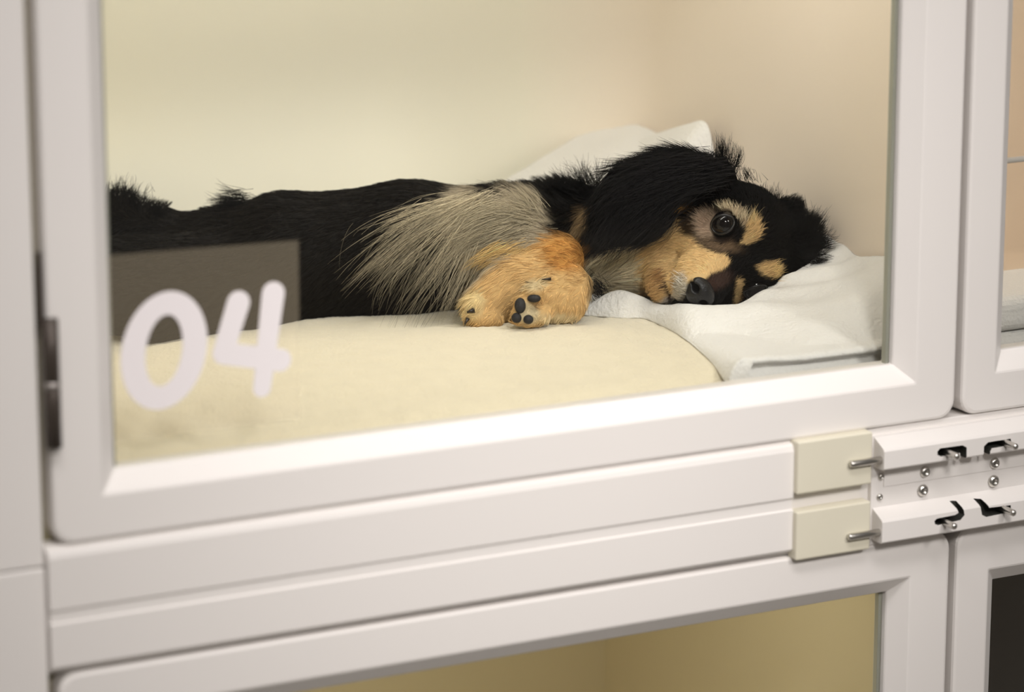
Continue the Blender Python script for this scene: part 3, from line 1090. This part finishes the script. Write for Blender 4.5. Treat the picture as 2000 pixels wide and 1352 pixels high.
# ---- fur
def smp(n, wfun=None):
    """area-weighted root points with normals"""
    ar = np.linalg.norm(FNb, axis=1) * 0.5
    cen = Vb[Fb].mean(1)
    fnm = FNb / (np.linalg.norm(FNb, axis=1)[:, None] + 1e-12)
    if wfun is not None:
        ar = ar * wfun(cen, fnm)
    f_ = rng.choice(len(Fb), n, p=ar / ar.sum())
    q = Fb[f_]
    a, b = rng.random((n, 1)), rng.random((n, 1))
    P = (Vb[q[:, 0]] * (1 - a) + Vb[q[:, 1]] * a) * (1 - b) + (Vb[q[:, 3]] * (1 - a) + Vb[q[:, 2]] * a) * b
    Nn = Nb[q].mean(1)
    Nn /= np.linalg.norm(Nn, axis=1)[:, None]
    return P, Nn


# combing guides: px, py, direction (right, down), length in px, lift, reach in px
GUIDES = np.array([
    (240, 380, 0.45, -0.9, 34, 0.9, 45), (300, 395, 0.7, -0.7, 30, 0.9, 40), (260, 450, -0.6, 0.3, 26, 0.3, 60), (380, 440, -1, 0.05, 24, 0.2, 60),
    (440, 395, -1, 0.05, 42, 0.35, 35), (520, 385, -1, 0.0, 30, 0.2, 60), (650, 370, -1, 0.05, 26, 0.12, 70), (800, 355, -1, 0.05, 26, 0.10, 70), (880, 360, -1, 0.2, 24, 0.12, 50),
    (600, 480, -0.9, 0.45, 30, 0.15, 90), (750, 480, -0.85, 0.5, 34, 0.15, 90), (600, 590, -0.6, 0.8, 34, 0.15, 80), (800, 590, -0.55, 0.8, 36, 0.15, 80), (400, 520, -0.9, 0.3, 28, 0.15, 80),
    (900, 420, -0.85, 0.5, 60, 0.15, 45), (960, 400, -0.9, 0.35, 50, 0.15, 45), (1030, 400, -0.55, -0.55, 40, 0.35, 40), (1060, 430, -0.75, -0.2, 30, 0.3, 40),
    (980, 460, -0.95, 0.35, 44, 0.12, 45), (930, 520, -0.6, 0.8, 60, 0.12, 45), (1040, 490, -0.97, 0.15, 24, 0.12, 40), (1110, 495, -0.8, -0.1, 12, 0.25, 40),
    (960, 560, -0.75, 0.6, 16, 0.12, 40), (950, 610, -0.6, 0.75, 13, 0.2, 35), (1100, 560, -0.5, 0.3, 12, 0.25, 35), (1100, 610, -0.2, 0.9, 13, 0.25, 35), (1030, 600, -0.9, 0.1, 9, 0.3, 25),
    (1120, 380, -0.7, -0.8, 36, 0.6, 40), (1140, 430, -0.2, 0.9, 34, 0.25, 40), (1170, 520, -0.6, 0.55, 36, 0.15, 40), (1230, 530, -0.85, 0.25, 34, 0.12, 40),
    (1340, 320, -1, -0.12, 62, 0.10, 45), (1260, 320, -0.95, 0.12, 66, 0.10, 45), (1200, 370, -0.75, 0.6, 58, 0.12, 45), (1180, 440, -0.5, 0.8, 40, 0.12, 45), (1260, 420, -0.75, 0.65, 56, 0.08, 45), (1320, 390, -0.85, 0.5, 50, 0.08, 35), (1240, 470, -0.9, 0.3, 36, 0.1, 30),
    (1410, 340, -0.85, -0.55, 42, 0.25, 35), (1450, 360, -0.4, -0.8, 22, 0.25, 30), (1490, 390, 0.15, -0.95, 20, 0.25, 30), (1420, 385, -0.5, -0.8, 20, 0.15, 30), (1470, 410, 0.2, -0.95, 18, 0.18, 25),
    (1510, 430, 0.7, -0.6, 18, 0.2, 30), (1500, 480, 0.95, -0.15, 15, 0.15, 30), (1440, 490, 0.6, -0.45, 9, 0.12, 25), (1405, 540, 0.4, -0.6, 7, 0.1, 25), (1470, 545, 0.7, -0.3, 8, 0.2, 20), (1505, 530, 0.8, -0.4, 14, 0.35, 18), (1520, 500, 0.9, -0.3, 16, 0.25, 20),
    (1472, 450, 0.75, -0.6, 14, 0.3, 18), (1440, 418, 0.35, -0.9, 16, 0.4, 16), (1415, 405, -0.3, -0.9, 14, 0.35, 16), (1380, 420, -0.5, -0.75, 12, 0.2, 22), (1375, 455, -0.9, -0.1, 12, 0.2, 22), (1405, 475, -0.7, 0.5, 9, 0.2, 18),
    (1340, 410, -0.7, -0.3, 14, 0.3, 20), (1340, 480, -0.9, -0.15, 12, 0.1, 30), (1300, 470, -0.85, 0.25, 16, 0.12, 30), (1290, 530, -0.85, 0.1, 14, 0.12, 30), (1350, 520, -0.85, -0.2, 10, 0.1, 25), (1330, 560, -0.8, 0.1, 9, 0.2, 20), (1310, 590, -0.6, 0.5, 8, 0.2, 20), (1275, 575, -0.8, 0.4, 14, 0.15, 25), (1375, 560, -0.1, -0.3, 4, 0.1, 18),
    (1545, 430, 0.6, -0.6, 34, 0.35, 28), (1585, 455, 0.6, -0.6, 30, 0.5, 25), (1575, 500, 0.8, 0.3, 30, 0.3, 25), (1550, 490, 0.6, 0.5, 30, 0.2, 25), (1600, 490, 0.7, 0.2, 26, 0.4, 20),
])


def comb(P):
    x, y = to_px(P)
    out = np.zeros((len(P), 4))
    for i in range(0, len(P), 20000):
        xs, ys = x[i:i + 20000, None], y[i:i + 20000, None]
        w_ = np.exp(-((xs - GUIDES[:, 0]) ** 2 + (ys - GUIDES[:, 1]) ** 2) / (2 * (GUIDES[:, 6] * 0.6) ** 2)) + 1e-9
        w_ /= w_.sum(1)[:, None]
        out[i:i + 20000] = w_ @ GUIDES[:, 2:6]
    return out


def grow(name, P, Nn, D, Lm, C, rad, npts=5, curl=0.15, grav=0.15, lift=None, clump=None, tipfade=1.0, parent=None):
    """hair strands as one curves object"""
    n = len(P)
    nv = npts
    T = D - (D * Nn).sum(1)[:, None] * Nn
    T /= np.linalg.norm(T, axis=1)[:, None] + 1e-9
    lf = lift[:, None] if lift is not None else 0.15
    d0 = T * np.sqrt(np.clip(1 - lf ** 2, 0.05, 1)) + Nn * lf
    d0 += rng.normal(0, curl * 0.35, d0.shape)
    d0 /= np.linalg.norm(d0, axis=1)[:, None]
    side = np.cross(d0, Nn)
    bend = rng.normal(0, curl, (n, 1)) * side + rng.normal(0, curl * 0.5, (n, 1)) * Nn - grav * WUP + (D - d0) * 0.25
    t = np.linspace(0, 1, nv)[None, :, None]
    Lq = Lm[:, None, None]
    pts = P[:, None, :] + Lq * (d0[:, None, :] * t + bend[:, None, :] * t * t * 0.6)
    if clump is not None:
        k = clump
        c = rng.choice(n, max(1, n // k), replace=False)
        # nearest clump centre by coarse search
        from mathutils import kdtree
        kd = kdtree.KDTree(len(c))
        for j, q in enumerate(c):
            kd.insert(P[q], j)
        kd.balance()
        nn = np.array([kd.find(p)[1] for p in P])
        cen = pts[c[nn]]
        pts = pts * (1 - 0.55 * t ** 1.5) + cen * (0.55 * t ** 1.5)
    W = to_world(pts.reshape(-1, 3)).astype(np.float32)
    cv = bpy.data.hair_curves.new(name)
    cv.add_curves([nv] * n)
    cv.points.foreach_set('position', W.ravel())
    ra = (rad * (1 - 0.8 * np.linspace(0, 1, nv) ** 1.5))[None, :] * np.ones((n, 1))
    cv.points.foreach_set('radius', ra.astype(np.float32).ravel())
    at_ = cv.attributes.new('coat', 'FLOAT_COLOR', 'POINT')
    cc = np.repeat(C[:, None, :], nv, 1)
    cc = cc * (1 + (tipfade - 1) * np.linspace(0, 1, nv)[None, :, None])
    at_.data.foreach_set('color', np.concatenate([cc, np.ones((n, nv, 1))], -1).astype(np.float32).ravel())
    o = bpy.data.objects.new(name, cv)
    COL.objects.link(o)
    cv.materials.append(M_FUR)
    adopt(o, parent or body)
    return o


def off_eye(P):
    m_ = np.ones(len(P), bool)
    for e, r_ in ((EYE_L, 0.0100), (EYE_R, 0.0100)):
        m_ &= np.linalg.norm(P - hp(*e), axis=1) > r_
    m_ &= np.linalg.norm((P - hp(0, -1.20, 5.95)) @ HA.T / np.array([0.0125, 0.0098, 0.0100]), axis=1) > 1
    x, y = to_px(P)
    for cx, cy, rx, ry in PADS:
        m_ &= ~((sdell(x, y, cx, cy, rx + 1, ry + 1) < 0) & (P[:, 2] > -2.10))
    return m_


PADS = [(1016, 597, 11, 15), (1043, 583, 13, 8), (1009, 621, 10, 10), (1032, 624, 10, 9)]


def vary(C, s=0.18):
    k = np.exp(rng.normal(0, s, (len(C), 1)))
    return np.clip(C * k, 0, 0.9)


# trunk, legs, neck
def w_body(c, n):
    x, y = to_px(c)
    return np.where(n[:, 2] > -0.35, 1.0, 0.25) * (x < 1262) * np.where((x > 1150) & (y < 480), 0.6, 1.0)


def w_head(c, n):
    x, y = to_px(c)
    return np.where(n[:, 2] > -0.3, 1.0, 0.15) * (x >= 1255)


def fur_layer(name, n, wf, rad, lmul=1.0, clump=None, curl=0.15, seed_off=0):
    P, Nn = smp(n, wf)
    k = off_eye(P)
    P, Nn = P[k], Nn[k]
    g = comb(P)
    D = np.c_[g[:, 0], -g[:, 1], np.zeros(len(g))]
    D /= np.linalg.norm(D, axis=1)[:, None] + 1e-9
    L = g[:, 2] * 2.12 / FPX * rng.uniform(0.6, 1.15, len(g)) * lmul
    C = vary(coat(P, Nn, 1.5))
    return grow(name, P, Nn, D, L, C, rad, 5, curl, 0.05, g[:, 3], clump)


fur_layer('coat', 46000, w_body, 0.00016, clump=14)
fur_layer('face_fur', 42000, w_head, 0.00011, clump=6, curl=0.18)


# long silky strands and tufts, each a row: root px, py, depth, spread px, direction, length px, count, colour, curl, gravity
def tuft(name, rows, rad=0.00013, npts=9):
    PP, DD, LL, CC, NNn = [], [], [], [], []
    for px, py, d, sx, sy, dx, dy, dz, ln, cnt, col, fan in rows:
        x = px + rng.normal(0, sx, cnt)
        y = py + rng.normal(0, sy, cnt)
        P = np.stack([(x - 1000) / FPX * d, (676 - y) / FPX * d, -d + rng.normal(0, 0.002, cnt)], 1)
        a = np.arctan2(-dy, dx) + rng.normal(0, fan, cnt)
        D = np.stack([np.cos(a), np.sin(a), np.full(cnt, dz) + rng.normal(0, 0.1, cnt)], 1)
        D /= np.linalg.norm(D, axis=1)[:, None]
        PP.append(P); DD.append(D)
        LL.append(ln * d / FPX * rng.uniform(0.55, 1.1, cnt))
        CC.append(vary(np.tile(col, (cnt, 1)), 0.25))
        NNn.append(np.tile([0, 0, 1.0], (cnt, 1)))
    P, D, L, C, Nn = map(np.vstack, (PP, DD, np.array(np.concatenate(LL))[:, None], CC, NNn))
    return P, D, L[:, 0], C, Nn


def grow_tuft(name, rows, grav=0.5, rad=0.00012, clump=5, curl=0.22, npts=9):
    P, D, L, C, Nn = tuft(name, rows)
    n = len(P)
    Nz = np.tile([0.0, 0.0, 1.0], (n, 1))
    return grow(name, P, Nz, D, L, C, rad, npts, curl, grav, np.clip(D[:, 2], 0, 0.6), clump)


FAWN = lin(188, 176, 150)
GREY = lin(150, 140, 118)
rows = []
# chest and shoulder feathering that sweeps back over the dark flank
rows += [(900, 400, 2.120, 26, 12, -0.95, 0.22, 0.05, 170, 150, FAWN, 0.10),
         (860, 430, 2.115, 24, 12, -0.85, 0.50, 0.05, 190, 120, FAWN * 0.7, 0.10),
         (905, 450, 2.110, 22, 16, -0.65, 0.75, 0.05, 150, 120, FAWN * .8, 0.12),
         (925, 500, 2.105, 16, 16, -0.45, 0.9, 0.05, 120, 100, FAWN * 0.7, 0.12),
         (800, 470, 2.115, 40, 20, -0.75, 0.65, 0.05, 150, 45, GREY * 0.6, 0.12),
         (860, 520, 2.108, 30, 25, -0.6, 0.8, 0.05, 130, 60, GREY * 0.6, 0.14),
         (950, 400, 2.118, 20, 12, -0.9, 0.35, 0.08, 90, 420, FAWN, 0.12),
         (1020, 430, 2.115, 18, 14, -0.9, -0.25, 0.1, 80, 320, FAWN * 0.75, 0.15),
         (1040, 410, 2.120, 12, 10, -0.55, -0.8, 0.1, 60, 200, FAWN * 0.75, 0.18),
         (980, 450, 2.108, 26, 14, -0.95, 0.3, 0.05, 90, 420, FAWN * 0.72, 0.08),
         (1000, 490, 2.100, 22, 10, -0.9, 0.4, 0.05, 70, 300, lin(196, 165, 110), 0.1)]
grow_tuft('feathering', rows, 0.28, 0.00011, 7, 0.16, 10)
BK = BLACK
rows = [(1412, 318, 2.12, 8, 6, -0.02, -1, 0.1, 52, 110, BK, 0.22), (1435, 328, 2.12, 5, 6, 0.35, -0.95, 0.1, 46, 50, BK, 0.2),
        (1458, 350, 2.12, 14, 6, -0.3, -1, 0.1, 26, 60, BK, 0.3), (1495, 392, 2.13, 9, 8, 0.05, -1, 0.1, 28, 90, BK, 0.3), (1515, 405, 2.14, 7, 8, 0.1, -1, 0.1, 36, 90, BK, 0.25),
        (1560, 432, 2.14, 10, 6, -0.05, -1, 0.1, 26, 70, BK, 0.3), (1582, 450, 2.13, 10, 9, 0.5, -0.85, 0.1, 44, 150, BK, 0.25), (1595, 478, 2.125, 10, 10, 0.75, -0.4, 0.1, 34, 180, BK, 0.4),
        (1590, 505, 2.12, 12, 8, 0.9, 0.1, 0.1, 30, 150, BK, 0.35),
        (1150, 372, 2.165, 12, 10, -0.35, -0.95, 0.1, 62, 160, BK, 0.3), (1135, 375, 2.165, 14, 10, -0.9, -0.5, 0.1, 62, 150, BK, 0.35), (1165, 365, 2.16, 8, 8, 0.55, -0.7, 0.1, 52, 80, BK, 0.25),
        (1115, 385, 2.17, 20, 12, -0.6, -0.9, 0.1, 44, 260, BK, 0.4),
        (240, 385, 2.19, 12, 10, -0.1, -1, 0.1, 34, 120, BK, 0.4), (264, 398, 2.19, 14, 10, 0.3, -0.95, 0.1, 26, 200, BK, 0.35), (300, 418, 2.19, 9, 9, 0.75, -0.7, 0.1, 22, 160, BK, 0.35),
        (470, 392, 2.185, 14, 9, -1, -0.02, 0.0, 52, 260, BK, 0.15), (1335, 302, 2.11, 30, 5, -0.95, 0.05, 0.1, 44, 120, BK, 0.12), (1380, 312, 2.11, 16, 6, 0.6, -0.35, 0.1, 36, 40, BK, 0.3),
        (1165, 560, 2.125, 8, 12, 0.6, 0.7, 0.1, 34, 130, BK, 0.35), (1050, 385, 2.19, 20, 6, -0.5, -0.8, 0, 22, 160, BK, 0.4)]
grow_tuft('loose_tufts', rows, -0.10, 0.00013, 5, 0.24, 9)
# strands over the near ear and neck, sheen painted in as lighter black
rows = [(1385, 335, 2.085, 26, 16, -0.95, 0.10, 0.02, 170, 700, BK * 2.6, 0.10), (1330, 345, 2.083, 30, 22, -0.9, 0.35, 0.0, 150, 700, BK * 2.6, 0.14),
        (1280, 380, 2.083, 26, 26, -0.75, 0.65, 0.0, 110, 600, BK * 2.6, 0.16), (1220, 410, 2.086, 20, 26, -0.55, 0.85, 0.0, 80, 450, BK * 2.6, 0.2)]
grow_tuft('ear_hair', rows, 0.15, 0.00013, 12, 0.14, 10)
# whiskers and brow hairs
rows = [(1448, 425, 2.085, 8, 5, 0.25, -0.95, 0.2, 26, 40, lin(210, 195, 165), 0.25), (1470, 430, 2.085, 6, 5, 0.05, -1, 0.2, 28, 30, lin(215, 190, 140), 0.2),
        (1420, 405, 2.085, 9, 3, -0.4, -0.8, 0.2, 18, 40, lin(205, 190, 160), 0.3), (1515, 530, 2.09, 5, 8, 0.9, -0.35, 0.2, 20, 50, lin(210, 180, 120), 0.3),
        (1330, 550, 2.075, 6, 10, -0.7, -0.5, 0.3, 22, 24, lin(220, 215, 205), 0.4), (1300, 540, 2.08, 8, 14, -0.8, 0.3, 0.2, 24, 20, lin(70, 50, 36), 0.3)]
grow_tuft('whiskers', rows, 0.05, 0.00009, None, 0.2, 6)


# ---- eyes, nose, pads, claws
def ball(name, c, rad, axes, mat, parent, seg=32):
    bm = bmesh.new()
    bmesh.ops.create_uvsphere(bm, u_segments=seg, v_segments=seg // 2, radius=1)
    A = np.array(axes)
    for v in bm.verts:
        q = np.array(v.co) * np.array(rad)
        v.co = Vector(to_world(np.array(c) + q @ A))
    return adopt(from_bm(name, bm, mat, None, True), parent)


for e in (EYE_L, EYE_R):
    c = hp(*e)
    ball('eye', c, (0.0083, 0.0083, 0.0083), HA, M_EYE, body)
    # lid rim: thin almond ring hugging the eyeball
    bm = bmesh.new()
    out = np.array(hp(e[0] * 1.25, e[1] + 0.1, e[2] + 1.6)) - c
    out /= np.linalg.norm(out)
    t1 = aL - (aL @ out) * out
    t1 /= np.linalg.norm(t1)
    t2 = np.cross(out, t1)
    ringp = []
    for k in range(40):
        a = 2 * math.pi * k / 40
        rr = 0.0070 * (1 + 0.10 * math.cos(2 * a))
        q = t2 * rr * math.cos(a) + t1 * rr * 0.92 * math.sin(a)
        ringp.append(c + q + out * math.sqrt(max(0.0085 ** 2 - q @ q, 0)))
    m8 = 8
    rv = []
    for k in range(40):
        p = ringp[k]
        rad_ = (p - c) / np.linalg.norm(p - c)
        tan_ = ringp[(k + 1) % 40] - ringp[k - 1]
        tan_ /= np.linalg.norm(tan_)
        b_ = np.cross(rad_, tan_)
        rv.append([bm.verts.new(Vector(to_world(p + 0.0009 * (rad_ * math.cos(2 * math.pi * j / m8) + b_ * math.sin(2 * math.pi * j / m8))))) for j in range(m8)])
    for k in range(40):
        for j in range(m8):
            bm.faces.new((rv[k][j], rv[k][(j + 1) % m8], rv[(k + 1) % 40][(j + 1) % m8], rv[(k + 1) % 40][j]))
    adopt(from_bm('eyelid', bm, M_RIM, None, True), body)

nc = hp(0, -1.20, 5.95)
nf = Field(nc - 0.022, nc + 0.022, 0.0006)
nf.ell(nc, (0.0112, 0.0080, 0.0080), HA, 0.003)
nf.ell(nc + 0.01 * (-0.45 * aU - 0.05 * aF), (0.0078, 0.0062, 0.0070), HA, 0.003)
for sx in (1, -1):
    nf.ell(nc + 0.01 * (0.55 * sx * aL + 0.0 * aU + 0.62 * aF), (0.0028, 0.0024, 0.0045), HA, 0.0012, 'cut')
    nf.cone(nc + 0.01 * (0.62 * sx * aL - 0.05 * aU + 0.6 * aF), nc + 0.01 * (1.10 * sx * aL - 0.15 * aU + 0.15 * aF), 0.0013, 0.0007, 0.001, 'cut')
nf.cone(nc + 0.01 * (-0.1 * aU + 0.85 * aF), nc + 0.01 * (-0.9 * aU + 0.6 * aF), 0.0006, 0.0006, 0.001, 'cut')
Vn, Fn, Nn_, _ = nf.mesh(1)
me = bpy.data.meshes.new('nose')
me.from_pydata(to_world(Vn).tolist(), [], Fn.tolist())
me.update()
adopt(link('nose', me, M_NOSE, None, True), body)


def surf_z(px, py):
    """front surface of the body under a pixel"""
    x, y = to_px(Vb)
    m_ = (np.hypot(x - px, y - py) < 7)
    return Vb[m_][:, 2].max() if m_.any() else -2.08


EYE3 = np.eye(3)
for cx, cy, rx, ry in PADS:
    z = surf_z(cx, cy)
    p = V(cx, cy, -z + 0.001)
    ball('paw_pad', p, (pr(rx), pr(ry), 0.0030), EYE3, M_PAD, body, 20)


def claw(px, py, qx, qy, r_):
    z = surf_z(px, py)
    a, b = V(px, py, -z + 0.0005), V(qx, qy, -z - 0.0005)
    bm = bmesh.new()
    cyl_bm(bm, to_world(a), to_world(b), pr(r_), pr(r_ * 0.25), 10)
    adopt(from_bm('claw', bm, M_CLAW, None, True), body)


claw(926, 606, 912, 610, 6)
claw(914, 622, 908, 634, 4)
claw(1076, 545, 1058, 546, 3)
